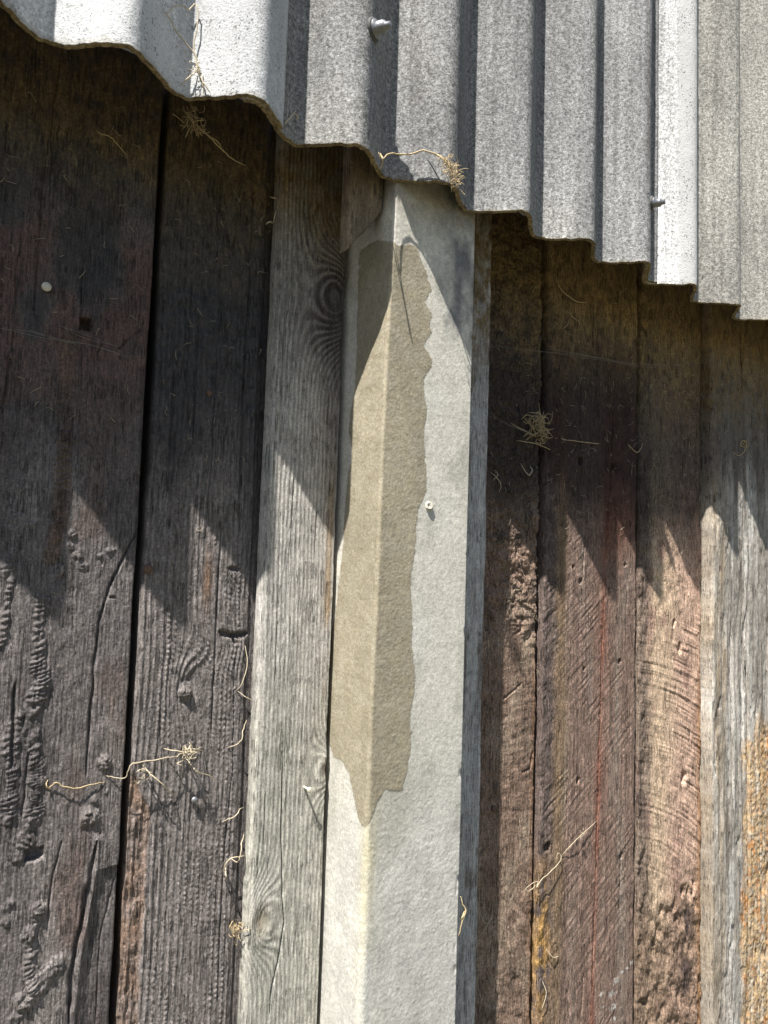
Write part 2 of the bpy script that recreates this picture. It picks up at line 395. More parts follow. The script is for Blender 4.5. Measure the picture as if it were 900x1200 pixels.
def hB(X, Z):
    up = sst(-0.52, -0.30, Z+0.05*fbm(X*15, Z*5, 100, 2))
    h = 0.0025*fbm(X*8, Z*2.2, 101, 3)+0.0010*fbm(X*120, Z*70, 102, 4, 0.6)
    h = h+up*(0.0022*fbm(X*60, Z*48, 103, 4)+0.0012*(worley(X*70, Z*55, 104)-0.5))
    knots = ((kB[0], kB[1], 0.022, 0.06, 0.024), (kB[0]+0.05, kB[1]+0.07, 0.05, 0.03, -0.016), (0.14, -0.05, 0.05, 0.10, 0.02))
    ph = grain(X, Z, 0.0098, 105, knots, 0.014)
    rg = ridges(ph, 1.6)
    li = np.floor(ph).astype(np.int64); rl = _h(li, li*0, 107)
    saw = 0.5+0.5*np.cos(2*np.pi*((Z+0.35*X+0.006*fbm(X*60, Z*22, 107, 3))/(0.0078+0.0022*rl)+rl*5))
    dots = sst(-0.62, -0.74, Z)*sst(0.05, 0.085, X)+sst(0.115, 0.135, X)*sst(-0.52, -0.58, Z)
    dots = np.clip(dots, 0, 1)*sst(-0.35, 0.25, fbm(X*14, Z*7, 108, 3)+0.1)
    dots = dots*sst(0.200, 0.188, X)
    dl = np.hypot((X-kB[0])*1.0, (Z-kB[1])*0.7); dots = dots*sst(0.02, 0.05, dl)
    amp = 0.0010+0.0009*(1-up)
    la = 0.35+1.0*_h(li+77, li*0, 106)
    h = h+amp*rg*(1-0.80*dots)*la+(1-up)*dots*0.0023*rg*saw*la*(0.8+0.8*fbm(X*90, Z*70, 109, 2))
    h = h*sst(0.222, 0.203, X)-0.006*sst(0.200, 0.216, X)
    h = h+lump(X, Z, kB, 0.011, 0.008, 110)-0.002*np.exp(-((dl-0.013)/0.003)**2)
    for k, (pts, w, dp) in enumerate(cracksB+gashB): h = h+crack(X, Z, pts, w, dp, 20+k)
    m = lowstrip(X, Z); h = h-0.006*m+m*0.0045*fbm(X*85, Z*45, 112, 4)
    q = at(265, 297, YB); d = np.hypot(X-q[0], Z-q[2]+EZ); h = h+0.0018*np.exp(-((d-0.010)/0.0022)**2)
    q = at(247, 395, YB); d = np.hypot(X-q[0], Z-q[2]+EZ); h = h+lump(X, Z, (q[0], q[2]-EZ), 0.009, 0.004, 113)
    return h
def lowstrip(X, Z):
    xr = np.interp(-Z, [0.9, 0.99, 1.03, 1.12, 1.25, 1.5], [0.0, 0.044, 0.060, 0.062, 0.058, 0.068])+0.004*fbm(X*40, Z*30, 114, 3)
    return sst(0.002, -0.002, X-xr)*sst(-0.96, -0.985, Z)
def cB(X, Z, h):
    c = base_col(X, (0.172, 0.152, 0.146))
    ph = grain(X, Z, 0.0098, 105, ((kB[0], kB[1], 0.022, 0.06, 0.024), (kB[0]+0.05, kB[1]+0.07, 0.05, 0.03, -0.016), (0.14, -0.05, 0.05, 0.10, 0.02)), 0.014)
    c = c*(0.86+0.28*ridges(ph, 1.6))[..., None]
    c = mixc(c, (0.22, 0.195, 0.185), sst(0.0, 0.7, fbm(X*16, Z*4, 120, 4))*0.7)
    c = mixc(c, (0.026, 0.023, 0.024), sst(-0.66, -0.34, Z+0.10*fbm(X*14, Z*4, 121, 3))*0.9)  # darker creosote up high, with the eave's shade painted in
    c = mixc(c, (0.085, 0.066, 0.043), sst(-0.26, -0.10, Z+0.07*fbm(X*20, Z*12, 122, 4))*(0.55+0.4*fbm(X*60, Z*40, 123, 4)))
    c = dusted(c, X, Z, -0.12, 0.02, 0.8, 124)
    q = at(243, 680, YB); c = mixc(c, (0.21, 0.115, 0.065), np.exp(-((X-q[0])/0.007)**2-((Z-q[2]+EZ)/0.04)**2)*0.8)
    m = lowstrip(X, Z); c = mixc(c, (0.23, 0.145, 0.10), m*(0.55+0.5*fbm(X*50, Z*25, 125, 4)))
    return c
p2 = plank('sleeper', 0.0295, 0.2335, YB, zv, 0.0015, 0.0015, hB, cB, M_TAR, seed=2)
tag(p2, 'charred sleeper with ribbed saw-marked grain left of the pale board')

# -- sleeper 3: hacked brown face, half in the post's shadow
YC = 0.155
cracksC = [(_z(pw(p, YC)), w, d) for p, w, d in [([(629, 780), (628, 900), (626, 980)], 0.003, 0.008), ([(622, 900), (612, 905)], 0.002, 0.005), ([(590, 820), (612, 800)], 0.002, 0.004),
    ([(624, 880), (621, 900)], 0.003, 0.006)]]
def hC(X, Z):
    n = fbm(X*10, Z*4, 140, 3)
    hk = sst(-0.85, -0.74, Z)
    h = 0.003*n+0.0009*fbm(X*90, Z*90, 141, 3)
    h = h+hk*(0.0085*fbm(X*52+1.5*fbm(X*30, Z*30, 149, 2), Z*40, 142, 5, 0.6)-0.003*sst(0.05, 0.5, fbm(X*75, Z*60, 143, 3)))
    wr = fbm(X*14+2*n, Z*95+2*fbm(X*22, Z*10, 145, 2), 144, 4); h = h+(1-hk)*0.0016*wr*sst(-1.35, -1.0, Z)
    h = h+(1-hk)*0.0007*fbm(X*200, Z*12, 146, 3)
    lo = sst(-1.20, -1.34, Z); h = h+lo*0.0045*fbm(X*38+Z*20, Z*24, 147, 4)
    for k, (pts, w, dp) in enumerate(cracksC): h = h+crack(X, Z, pts, w, dp, 40+k)
    return h
def cC(X, Z, h):
    c = base_col(X, (0.205, 0.142, 0.108))
    c = mixc(c, (0.27, 0.205, 0.155), sst(-0.1, 0.6, fbm(X*22, Z*10, 150, 4)))
    c = mixc(c, (0.075, 0.058, 0.048), sst(0.1, 0.7, fbm(X*35, Z*22, 151, 4))*0.8)
    c = mixc(c, (0.24, 0.13, 0.07), sst(0.865, 0.885, X+0.008*fbm(X*20, Z*8, 152, 3))*sst(-0.74, -0.9, Z)*0.6)
    c = mixc(c, (0.026, 0.021, 0.019), sst(-0.62, -0.42, Z+0.06*fbm(X*14, Z*6, 153, 3))*0.85)  # upper part darkened in the colour to deepen the shade under the eave
    c = dusted(c, X, Z, -0.28, -0.02, 0.95, 154, (0.185, 0.128, 0.062))
    c = dusted(c, X, Z, -0.10, 0.06, 0.55, 157, (0.19, 0.13, 0.06))
    return c
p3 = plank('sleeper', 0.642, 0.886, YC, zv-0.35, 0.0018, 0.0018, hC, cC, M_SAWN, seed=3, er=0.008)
tag(p3, 'brown sleeper with a hacked face just right of the concrete post')

# -- sleeper 4: flat sawn, a thin red streak down it
YD = 0.147
redD = _z(pw([(716, 350), (712, 600), (706, 740), (703, 860), (700, 950), (697, 1080), (694, 1200)], YD))
cracksD = [(_z(pw(p, YD)), w, d) for p, w, d in [
    ([(703, 350), (697, 480), (690, 560), (685, 640), (681, 700)], 0.0013, 0.004), ([(722, 350), (719, 470), (716, 560), (711, 640)], 0.0012, 0.004),
    ([(708, 700), (704, 830), (700, 950), (697, 1080), (693, 1200)], 0.0013, 0.004), ([(665, 900), (662, 1000)], 0.001, 0.002), ([(735, 700), (733, 780)], 0.001, 0.002),
    ([(728, 1000), (726, 1070)], 0.0012, 0.004), ([(665, 1160), (668, 1190)], 0.002, 0.004), ([(684, 1140), (682, 1190)], 0.002, 0.004)]]
holesD = [((680, 681), .0055), ((677, 915), .006), ((728, 1003), .006), ((726, 775), .005), ((672, 664), .004), ((680, 540), .007), ((720, 547), .007), ((643, 993), .009), ((684, 784), .004), ((733, 662), .004)]
def hD(X, Z):
    h = 0.002*fbm(X*8, Z*2, 160, 3)+0.0006*fbm(X*150, Z*7, 161, 4)
    ph = grain(X, Z, 0.0165, 162, (), 0.030); h = h+0.0004*ridges(ph, 1.4)
    h = h+0.0011*fbm((Z-0.75*X)*150, (X+0.75*Z)*14, 163, 3)*sst(-0.2, 0.4, fbm(X*12, Z*7, 164, 3)+0.15)+0.0012*fbm(X*55, Z*2.5, 159, 3)+0.0006*fbm(X*120, Z*70, 158, 3)
    le = sst(0.955, 0.925, X+0.012*fbm(X*22, Z*14, 165, 3)); h = h+le*(0.0035*fbm(X*65, Z*42, 166, 4)-0.003)
    for k, (pts, w, dp) in enumerate(cracksD): h = h+crack(X, Z, pts, w, dp, 60+k)
    for k, (c, r) in enumerate(holesD):
        q = at(c[0], c[1], YD); h = h-0.012*sst(1.1, 0.6, np.hypot((X-q[0])*0.9, (Z-q[2]+EZ)*0.75)/r+0.2*fbm(X*250, Z*250, 170+k, 2))
    w = whD(X, Z); h = h+0.0008*w*(0.5+fbm(X*160, Z*160, 175, 2))
    return h
def whD(X, Z):
    m = 0
    for k, (px, py, r) in enumerate([(722, 1150, 9), (728, 1140, 7), (717, 1165, 9), (719, 1180, 10), (705, 1165, 6), (740, 1128, 6), (735, 1135, 5), (720, 1195, 9), (706, 1180, 5), (693, 1168, 4)]):
        q = at(px, py, YD); m = m+sst(1.0, 0.5, np.hypot((X-q[0])*0.55, Z-q[2]+EZ)/(r*0.0010)+0.9*fbm(X*150, Z*150, 180+k, 4)+0.15)
    return np.clip(m, 0, 1)
def cD(X, Z, h):
    c = base_col(X, (0.205, 0.142, 0.115))
    st = fbm(X*95, Z*3, 185, 4); c = c*(1+0.35*st)[..., None]
    c = mixc(c, (0.255, 0.205, 0.170), sst(0.0, 0.6, fbm(X*30, Z*2, 186, 4))*0.8)
    c = mixc(c, (0.20, 0.14, 0.082), sst(0.985, 0.955, X+0.01*fbm(X*9, Z*4, 187, 3))*sst(0.92, 0.945, X)*0.7)
    le = sst(0.95, 0.925, X+0.012*fbm(X*22, Z*14, 165, 3)); c = mixc(c, (0.105, 0.083, 0.076), le*0.8)
    d, p, L = segdist(X+0.002*fbm(X*20, Z*10, 188, 3), Z, redD)
    side = sst(0.004, -0.03, X-np.interp(-Z, [0.0, .7, 1.7], [1.135, 1.105, 1.085]))
    c = mixc(c, (0.205, 0.098, 0.070), (np.exp(-(d/0.0055)**2)*0.8+0.55*np.exp(-(d/0.028)**2))*sst(-0.05, -0.30, Z)*(0.55+0.6*sst(-0.4, 0.4, fbm(X*40, Z*9, 193, 4))))
    c = mixc(c, (0.15, 0.055, 0.034), sst(1.07, 1.12, X+0.02*fbm(X*9, Z*5, 189, 3))*sst(-0.70, -0.50, Z)*sst(-0.12, -0.28, Z)*0.75)
    c = mixc(c, (0.17, 0.050, 0.028), np.exp(-((X-0.935)/0.035)**2-((Z+0.33)/0.10)**2)*0.65)
    dk = sst(-0.60, -0.40, Z+0.06*fbm(X*14, Z*5, 190, 3)); c = mixc(c, (0.026, 0.016, 0.014), dk*0.85)  # sheltered zone kept dark, eave shade deepened in the base colour
    q = at(641, 1110, YD); c = mixc(c, (0.42, 0.25, 0.085), np.exp(-((X-q[0]+0.012)/0.020)**2-((Z-q[2]+EZ)/0.14)**2)*1.1*sst(-0.2, 0.3, fbm(X*55, Z*22, 191, 4)+0.1))
    c = mixc(c, (0.50, 0.48, 0.45), whD(X, Z)*0.7)
    c = dusted(c, X, Z, -0.26, -0.03, 0.95, 192, (0.185, 0.128, 0.062))
    c = dusted(c, X, Z, -0.14, 0.03, 0.7, 194, (0.36, 0.25, 0.12))
    return c
p4 = plank('sleeper', 0.8985, 1.2160, YD, zv-0.45, 0.0022, 0.0019, hD, cD, M_SAWN, seed=4, er=0.008, wob=0.0035)
tag(p4, 'wide sleeper with a thin red streak and small bolt holes')

# -- sleeper 5: tan, curved circular-saw marks
YE = 0.147
def hE(X, Z):
    h = 0.0022*fbm(X*9, Z*2.5, 200, 3)+0.0008*fbm(X*120, Z*30, 201, 3)
    cx, cz = 1.10, -1.78
    r = np.hypot((X-cx)*1.0, (Z-cz)*1.0)+0.004*fbm(X*9, Z*9, 202, 2)
    an = np.arctan2(Z-cz, X-cx); sw = 0.5+1.2*fbm(r*150, an*4, 203, 3, 0.6); wt = sst(-0.70, -0.80, Z+0.05*fbm(X*20, Z*9, 204, 2))*sst(-1.45, -1.32, Z+0.06*fbm(X*14, Z*9, 205, 3))
    h = h+wt*0.0022*sw*sst(-0.5, 0.3, fbm(X*34, Z*26, 209, 3)+0.1)*(0.55+0.75*sst(1.33, 1.47, X))
    ch = sst(-0.78, -0.66, Z+0.05*fbm(X*18, Z*9, 206, 2))*sst(-0.3, -0.55, Z); lo = sst(-1.36, -1.46, Z+0.05*fbm(X*14, Z*9, 205, 3))
    h = h+(ch*0.0036+lo*0.0075)*fbm(X*42+Z*14, Z*30, 207, 4)
    h = h-0.004*sst(0.3, 0.05, worley(X*24, Z*13, 208))*(0.3+lo)
    le = sst(1.275, 1.245, X+0.012*fbm(X*20, Z*12, 211, 3)); h = h+le*(0.006*fbm(X*60, Z*34, 212, 4)-0.004)
    for k, (px, py, r2) in enumerate([(797, 760, .009), (801, 910, .010), (790, 730, .006), (813, 1040, .011), (800, 1045, .008)]):
        q = at(px, py, YE); h = h-0.011*sst(1.1, 0.5, np.hypot((X-q[0])/r2, (Z-q[2]+EZ)/(1.9*r2))+0.4*fbm(X*90, Z*60, 215+k, 3))
    return h
def cE(X, Z, h):
    c = base_col(X, (0.53, 0.365, 0.28))
    c = mixc(c, (0.56, 0.43, 0.30), sst(1.40, 1.30, X+0.06*fbm(X*10, Z*4, 220, 3))*0.75)
    c = mixc(c, (0.33, 0.205, 0.165), sst(0.0, 0.6, fbm(X*26, Z*9, 221, 4))*0.75)
    c = mixc(c, (0.085, 0.066, 0.060), sst(1.285, 1.255, X+0.014*fbm(X*20, Z*12, 211, 3))*0.8)
    lo = sst(-1.34, -1.5, Z+0.05*fbm(X*14, Z*9, 205, 3)); c = mixc(c, (0.185, 0.128, 0.090), lo*0.75)
    c = mixc(c, (0.05, 0.036, 0.036), np.exp(-((X-1.42)/0.03)**2)*lo*sst(-0.1, 0.3, fbm(X*30, Z*14, 224, 4))*0.9)
    c = mixc(c, (0.30, 0.15, 0.055), np.exp(-((X-1.478)/0.012)**2)*sst(-0.8, -1.0, Z)*0.6)
    c = mixc(c, (0.034, 0.025, 0.022), sst(-0.66, -0.46, Z+0.06*fbm(X*14, Z*5, 222, 3))*0.8)  # dark upper zone, shade below the sheets painted into the wood colour
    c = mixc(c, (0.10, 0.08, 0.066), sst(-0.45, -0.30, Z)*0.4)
    c = dusted(c, X, Z, -0.34, -0.08, 0.95, 223, (0.185, 0.128, 0.062))
    c = dusted(c, X, Z, -0.14, 0.03, 0.6, 226, (0.36, 0.25, 0.12))
    return c
p5 = plank('sleeper', 1.2310, 1.4870, YE, zv-0.55, 0.0024, 0.0021, hE, cE, M_SAWN, seed=5, er=0.010, wob=0.004)
tag(p5, 'tan sleeper scored by curved circular saw marks')

# -- sleeper 6: bleached grey, orange lichen low on the right
YF = 0.118
def hF(X, Z):
    g1 = fbm(X*70+4*fbm(X*6, Z*2, 230, 2), Z*3.2, 231, 4)
    h = 0.003*fbm(X*10, Z*3, 232, 3)+0.0034*g1+0.0010*fbm(X*150, Z*60, 233, 3)
    h = h-0.005*sst(0.25, 0.6, fbm(X*48, Z*9, 234, 4))
    gv = fbm(X*38, Z*2.0, 235, 3); h = h-0.010*sst(0.32, 0.55, gv)
    m = orF(X, Z); h = h+m*0.0022*fbm(X*130, Z*110, 237, 4)
    return h
def orF(X, Z):
    q = at(872, 910, YF)
    return sst(0.0, 0.035, X-1.615-0.10*sst(-1.15, -0.95, Z)+0.03*fbm(X*22, Z*10, 236, 4))*sst(-0.98, -1.10, Z+0.05*fbm(X*20, Z*12, 238, 3))
def cF(X, Z, h):
    c = base_col(X, (0.30, 0.275, 0.245))
    c = mixc(c, (0.46, 0.44, 0.41), sst(-0.1, 0.5, fbm(X*60, Z*4, 240, 4)))
    c = mixc(c, (0.12, 0.10, 0.085), sst(0.05, 0.6, fbm(X*45, Z*3, 241, 4))*0.7)
    c = mixc(c, (0.33, 0.25, 0.16), sst(1.555, 1.525, X+0.022*fbm(X*24, Z*8, 242, 4))*0.6*(0.6+0.8*fbm(X*70, Z*8, 249, 4)))
    m = orF(X, Z); c = mixc(c, (0.52, 0.34, 0.15), m*0.6*(0.75+0.8*fbm(X*90, Z*90, 243, 4)))
    c = mixc(c, (0.45, 0.20, 0.065), m*0.8*sst(0.0, 0.5, fbm(X*75, Z*45, 244, 5, 0.65)+0.25*fbm(X*14, Z*8, 248, 2)))
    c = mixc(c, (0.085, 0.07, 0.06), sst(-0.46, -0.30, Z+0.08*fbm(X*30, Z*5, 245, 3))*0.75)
    c = dusted(c, X, Z, -0.30, -0.10, 0.95, 246, (0.185, 0.128, 0.062))
    c = dusted(c, X, Z, -0.14, 0.03, 0.6, 247, (0.36, 0.25, 0.12))
    return c
p6 = plank('sleeper', 1.490, 1.795, YF, zv-0.6, 0.0024, 0.0021, hF, cF, M_GREY, seed=6, er=0.008, wob=0.004)
tag(p6, 'bleached grey sleeper at the right edge with orange lichen')

# the wall goes on a little past the frame on both sides
for (a_, b_, y_, hf, cf, mt, lb) in [(-0.530, -0.272, 0.150, hA, cA, M_TAR, 'black tarred sleeper beyond the left edge'), (1.803, 2.080, 0.140, hF, cF, M_GREY, 'grey sleeper beyond the bleached one'),
                                     (2.090, 2.380, 0.146, hD, cD, M_SAWN, 'brown sleeper far right')]:
    tag(plank('sleeper', a_, b_, y_, EZ+0.1, 0.006, 0.02, hf, cf, mt, seed=int(abs(a_)*10)), lb)

# ---------------------------------------------------------------- pale weathered board covering the joint
YG = 0.127
knG = [(362, 905, 0.026, 0.045, -0.045), (306, 1080, 0.034, 0.060, 0.058), (378, 345, 0.062, 0.095, -0.105)]
knG = [(float(at(a, b, YG)[0]), float(at(a, b, YG)[2]-EZ), rx, rz, am) for a, b, rx, rz, am in knG]
knG[0] = (0.352,)+knG[0][1:]; knG[2] = (0.352,)+knG[2][1:]
cracksG = [(_z(pw(p, YG)), w, d) for p, w, d in [([(331, 880), (330, 960), (331, 1050), (333, 1080), (327, 1120), (318, 1160), (315, 1200)], 0.0011, 0.005),
    ([(311, 930), (309, 1010)], 0.0008, 0.002), ([(345, 560), (340, 640), (338, 700)], 0.0008, 0.002), ([(374, 560), (369, 640), (366, 720)], 0.0008, 0.002),
    ([(330, 600), (326, 700), (322, 800)], 0.0007, 0.002)]]
def phG(X, Z): return grain(X, Z, 0.0078, 250, knG, 0.009)
def hG(X, Z):
    ph = phG(X, Z); rg = ridges(ph, 1.3)
    up = sst(-0.75, -0.25, Z)
    h = 0.0012*np.exp(-((X-0.352)/0.06)**2-((Z+0.16)/0.10)**2)*rg+0.0018*fbm(X*12, Z*2.5, 251, 3)+(0.0006+0.0012*up*sst(0.32, 0.25, X))*rg+0.0005*fbm(X*140, Z*60, 252, 4)
    h = h+0.0013*fbm(X*26, Z*14, 253, 4)*sst(-0.35, -0.55, Z)*sst(-1.2, -0.9, Z)
    h = h+up*sst(-0.16, -0.05, Z)*0.0016*fbm(X*70, Z*60, 254, 4)
    for kx, kz, rx, rz, a in knG:
        d = np.hypot((X-kx)/rx, (Z-kz)/rz); h = h-0.0022*np.exp(-(d/0.25)**2)+0.002*np.exp(-((d-0.5)/0.25)**2)
    for k, (pts, w, dp) in enumerate(cracksG): h = h+crack(X, Z, pts, w, dp, 90+k)
    h = h-0.010*np.exp(-((X-0.2175)/0.0045)**2)*(0.8+0.5*fbm(X*10, Z*8, 255, 3))
    return h
def cG(X, Z, h):
    ph = phG(X, Z); rg = ridges(ph, 1.3)
    lowg = sst(-0.70, -1.0, Z)
    c = base_col(X, (0.385, 0.368, 0.345)); c = mixc(c, (0.355, 0.345, 0.305), lowg)
    c = c*(0.74+0.42*rg)[..., None]
    c = mixc(c, (0.42, 0.40, 0.37), sst(0.0, 0.6, fbm(X*40, Z*6, 260, 4))*0.55*(1-0.6*lowg))
    c = mixc(c, (0.30, 0.21, 0.12), np.exp(-((X-0.345)/0.012)**2)*sst(-0.1, 0.5, fbm(X*50, Z*6, 261, 4)+0.1)*sst(-0.4, -0.55, Z)*sst(-1.0, -0.8, Z)*0.8)
    for kx, kz, rx, rz, a in knG[:2]:
        d = np.hypot((X-kx)/rx, (Z-kz)/rz); c = mixc(c, (0.23, 0.185, 0.12), np.exp(-(d/0.35)**2)*0.6)
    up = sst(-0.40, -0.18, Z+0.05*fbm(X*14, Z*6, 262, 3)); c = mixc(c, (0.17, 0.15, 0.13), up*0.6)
    d = np.hypot((X-knG[2][0])/0.05, (Z-knG[2][1]+0.02)/0.09); c = mixc(c, (0.050, 0.036, 0.030), np.clip(np.exp(-(d/1.25)**2)*(0.60+1.2*(1-rg)), 0, 0.96))
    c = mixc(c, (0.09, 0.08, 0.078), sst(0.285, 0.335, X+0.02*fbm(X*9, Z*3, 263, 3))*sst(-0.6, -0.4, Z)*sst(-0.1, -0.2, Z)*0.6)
    c = dusted(c, X, Z, -0.12, -0.02, 0.95, 264, (0.19, 0.135, 0.075))
    return c
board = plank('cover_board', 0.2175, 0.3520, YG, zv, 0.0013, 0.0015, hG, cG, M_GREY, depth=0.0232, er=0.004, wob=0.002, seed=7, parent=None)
tag(board, 'pale weathered softwood board with knots nailed upright left of the concrete post', 'board')

# ---------------------------------------------------------------- grey batten in the post's shadow
def hH(X, Z): return 0.0016*fbm(X*12, Z*3, 270, 3)+0.0012*fbm(X*150, Z*6, 271, 4)+0.0005*fbm(X*120, Z*90, 272, 3)
def cH(X, Z, h):
    c = base_col(X, (0.42, 0.41, 0.40)); c = c*(1+0.35*fbm(X*140, Z*4, 275, 4))[..., None]
    c = mixc(c, (0.14, 0.10, 0.07), sst(0.2, 0.6, fbm(X*50, Z*14, 276, 4))*0.7)
    c = c*0.95
    return dusted(c, X, Z, -0.34, -0.16, 0.9, 277, (0.17, 0.12, 0.06))
bat = plank('wooden_batten', 0.585, 0.668, 0.085, zv-0.3, 0.0016, 0.002, hH, cH, M_GREY, depth=0.069, er=0.003, wob=0.003, seed=8, parent=None)
tag(bat, 'narrow grey wooden batten in the shadow along the right side of the concrete post', 'batten')

# ---------------------------------------------------------------- concrete post with damp mortar patch
YP = 0.010
def atx(px, py, x):
    d = CR*((px-450)/867.0) + CU*((600-py)/867.0) + CF
    return CAM_P + d*((x-CAM_P[0])/d[0])
def ridgeX(Z): return np.interp(-Z, [-0.2, 0.0, 0.10, 0.38, 0.88, 1.35, 2.4], [0.372, 0.371, 0.369, 0.361, 0.356, 0.351, 0.346])
XB, DEP = 0.3625, 0.150            # where the left face meets the wall behind, and its depth
PXR = 0.5665
def frontY(X, Z): return 0.001+0.085*(X-ridgeX(Z))
def on_front(px, py):
    y = 0.01
    for k in range(12): q = at(px, py, y); y = float(frontY(q[0], q[2]-EZ))
    q = at(px, py, y); return (DEP+q[0]-float(ridgeX(q[2]-EZ)), q[2]-EZ)
def on_left(px, py):
    q = atx(px, py, 0.362)
    for k in range(12):
        t = min(max(q[1]/DEP, 0), 1); q = atx(px, py, float(ridgeX(q[2]-EZ))*(1-t)+XB*t)
    return (DEP-max(q[1], -0.002), q[2]-EZ)
stR = [on_front(*p) for p in [(466, 288), (480, 286), (490, 290), (500, 318), (507, 340), (499, 355), (508, 368), (505, 380), (507, 390), (497, 405), (507, 420), (506, 430), (496, 445), (497, 462), (500, 483), (497, 500), (497, 518), (501, 573), (496, 585), (489, 599), (487, 625), (486, 647), (481, 676), (483, 720), (482, 757), (486, 793), (484, 815), (480, 835), (481, 868), (477, 900), (470, 928), (464, 927), (450, 926), (443, 938), (434, 962), (428, 971)]]
stL = [on_left(*p) for p in [(442, 282), (424, 292), (422, 297), (420, 339), (418, 404), (416, 445), (415, 460), (410, 485), (409, 506), (412, 525), (412, 538), (408, 555), (406, 580), (404, 612), (403, 636), (397, 683), (393, 727)]]
stL += [(0.004, stL[-1][1]-0.02), (0.004, on_left(389, 863)[1])]+[on_left(*p) for p in [(392, 887), (402, 893), (409, 910), (414, 927), (419, 955), (424, 968)]]
poly = stR+stL[::-1]
def inside(X, Z, pg):
    r = np.zeros(X.shape, bool); n = len(pg)
    for i in range(n):
        (x1, z1), (x2, z2) = pg[i], pg[(i+1) % n]
        if z1 == z2: continue
        c = ((z1 > Z) != (z2 > Z)) & (X < (x2-x1)*(Z-z1)/(z2-z1)+x1); r ^= c
    return r
zc = np.arange(-0.3, EZ-1.5, 0.05); zf = np.arange(EZ-1.5, EZ+0.10, 0.0015); z = np.concatenate([zc, zf])-EZ
SW = DEP+PXR-0.360
sf = np.arange(0, SW, 0.0014); ZZ, SS = np.meshgrid(z, sf, indexing='ij')
rx = ridgeX(ZZ)+0.0012*fbm(ZZ*16, ZZ*0, 281, 4)
t = np.clip((DEP-SS)/DEP, 0, 1)
fr = np.clip((SS-DEP)/(SW-DEP), 0, 1)
XX = np.where(SS < DEP, rx*(1-t)+XB*t, rx+(PXR-rx)*fr)
YY = np.where(SS < DEP, DEP-SS, 0)+0.001*(1-t)
YY = YY+0.085*np.clip(XX-rx, 0, 1)*(SS >= DEP)
rw = 0.006+0.007*sst(-0.9, -1.2, ZZ); rr = np.clip(1-abs(SS-DEP)/rw, 0, 1)                      # soft arris
XX = XX+0.3*rw*rr**2; YY = YY+0.3*rw*rr**2
US = SS-DEP
n1 = 0.0030*fbm(SS*110, ZZ*110, 283, 5, 0.6)+0.003*fbm(SS*22, ZZ*22, 293, 3)
ins = np.zeros(SS.shape)
for ox, oz in ((0, 0), (.0009, 0), (-.0009, 0), (0, .0009), (0, -.0009)): ins = ins+inside(SS+n1+ox, ZZ+n1*0.6+oz, poly)
ins /= 5
lowr = sst(-0.80, -1.15, ZZ)
h = 0.0010*fbm(SS*9, ZZ*3, 284, 3)+0.00012*fbm(SS*120, ZZ*120, 285, 4)+(0.00010+0.00016*lowr)*fbm(SS*190, ZZ*190, 286, 3)
pits = sst(0.16, 0.04, worley(SS*55, ZZ*55, 287))*sst(0.15, 0.5, fbm(SS*7, ZZ*5, 288, 2)+0.25)
pits = pits*sst(0.2, 0.6, fbm(SS*18, ZZ*18, 298, 3)+0.15); h = h-0.0010*pits*(1-ins)*(1-0.7*lowr)
h = h+ins*(0.0005+0.00022*fbm(SS*300, ZZ*300, 289, 2))
eR = SW-SS
h = h-0.0045*sst(0.005, 0.0, eR)-0.0025*sst(0.50, 0.7, fbm(SS*30, ZZ*22, 296, 3)+0.2)*sst(0.014, 0.004, eR)
lf = (SS < DEP)
XX = XX-np.where(lf, h, 0); YY = YY-np.where(lf, 0, h)
c = base_col(SS, (0.590, 0.566, 0.505))
c = mixc(c, (0.49, 0.484, 0.455), lowr*0.75)
c = mixc(c, (0.63, 0.615, 0.57), sst(0.05, 0.6, fbm(SS*16, ZZ*9, 290, 4))*0.6)
c = mixc(c, (0.37, 0.36, 0.315), sst(0.1, 0.7, fbm(SS*26, ZZ*12, 291, 4))*0.55)
c = mixc(c, (0.56, 0.55, 0.52), sst(0.012, 0.003, eR)*0.4)
c = mixc(c, (0.50, 0.455, 0.30), np.exp(-((US-0.004)/0.020)**2)*sst(-0.96, -1.02, ZZ)*np.clip(0.5+0.8*fbm(SS*30, ZZ*6, 292, 3), 0, 1))
c = mixc(c, (0.37, 0.36, 0.30), np.exp(-((US-0.055)/0.04)**2)*sst(-0.86, -0.92, ZZ)*sst(-1.16, -1.05, ZZ)*0.6)
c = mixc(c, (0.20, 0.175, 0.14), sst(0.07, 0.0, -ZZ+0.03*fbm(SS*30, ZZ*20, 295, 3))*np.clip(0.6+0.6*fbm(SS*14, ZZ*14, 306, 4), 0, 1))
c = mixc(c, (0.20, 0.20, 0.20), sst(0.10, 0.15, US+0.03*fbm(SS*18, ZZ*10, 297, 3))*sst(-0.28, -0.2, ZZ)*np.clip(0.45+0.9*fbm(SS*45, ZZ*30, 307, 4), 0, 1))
wet = base_col(SS, (0.318, 0.280, 0.203))*(1+0.14*fbm(SS*20, ZZ*10, 294, 4))[..., None]
halo = np.zeros(SS.shape)
for ox in (-0.006, 0.006): halo = halo+inside(SS+n1*1.5+ox, ZZ+n1, poly)*0.5
c = mixc(c, (0.56, 0.545, 0.50), halo*(1-ins)*0.5)
ins2 = np.clip(ins*(0.94+0.14*fbm(SS*60, ZZ*60, 299, 4)), 0, 1)
c = c*(1-ins2[..., None])+wet*ins2[..., None]
P = np.stack([XX, YY, ZZ+EZ], -1)
L3 = P[:, :1].copy(); L3[..., 1] = 0.27
R1 = P[:, -1:].copy(); R1[..., 1] += 0.010; R2 = P[:, -1:].copy(); R2[..., 1] = 0.27
P = np.concatenate([L3, P, R1, R2], 1); c = np.concatenate([c[:, :1], c, c[:, -1:], c[:, -1:]], 1)
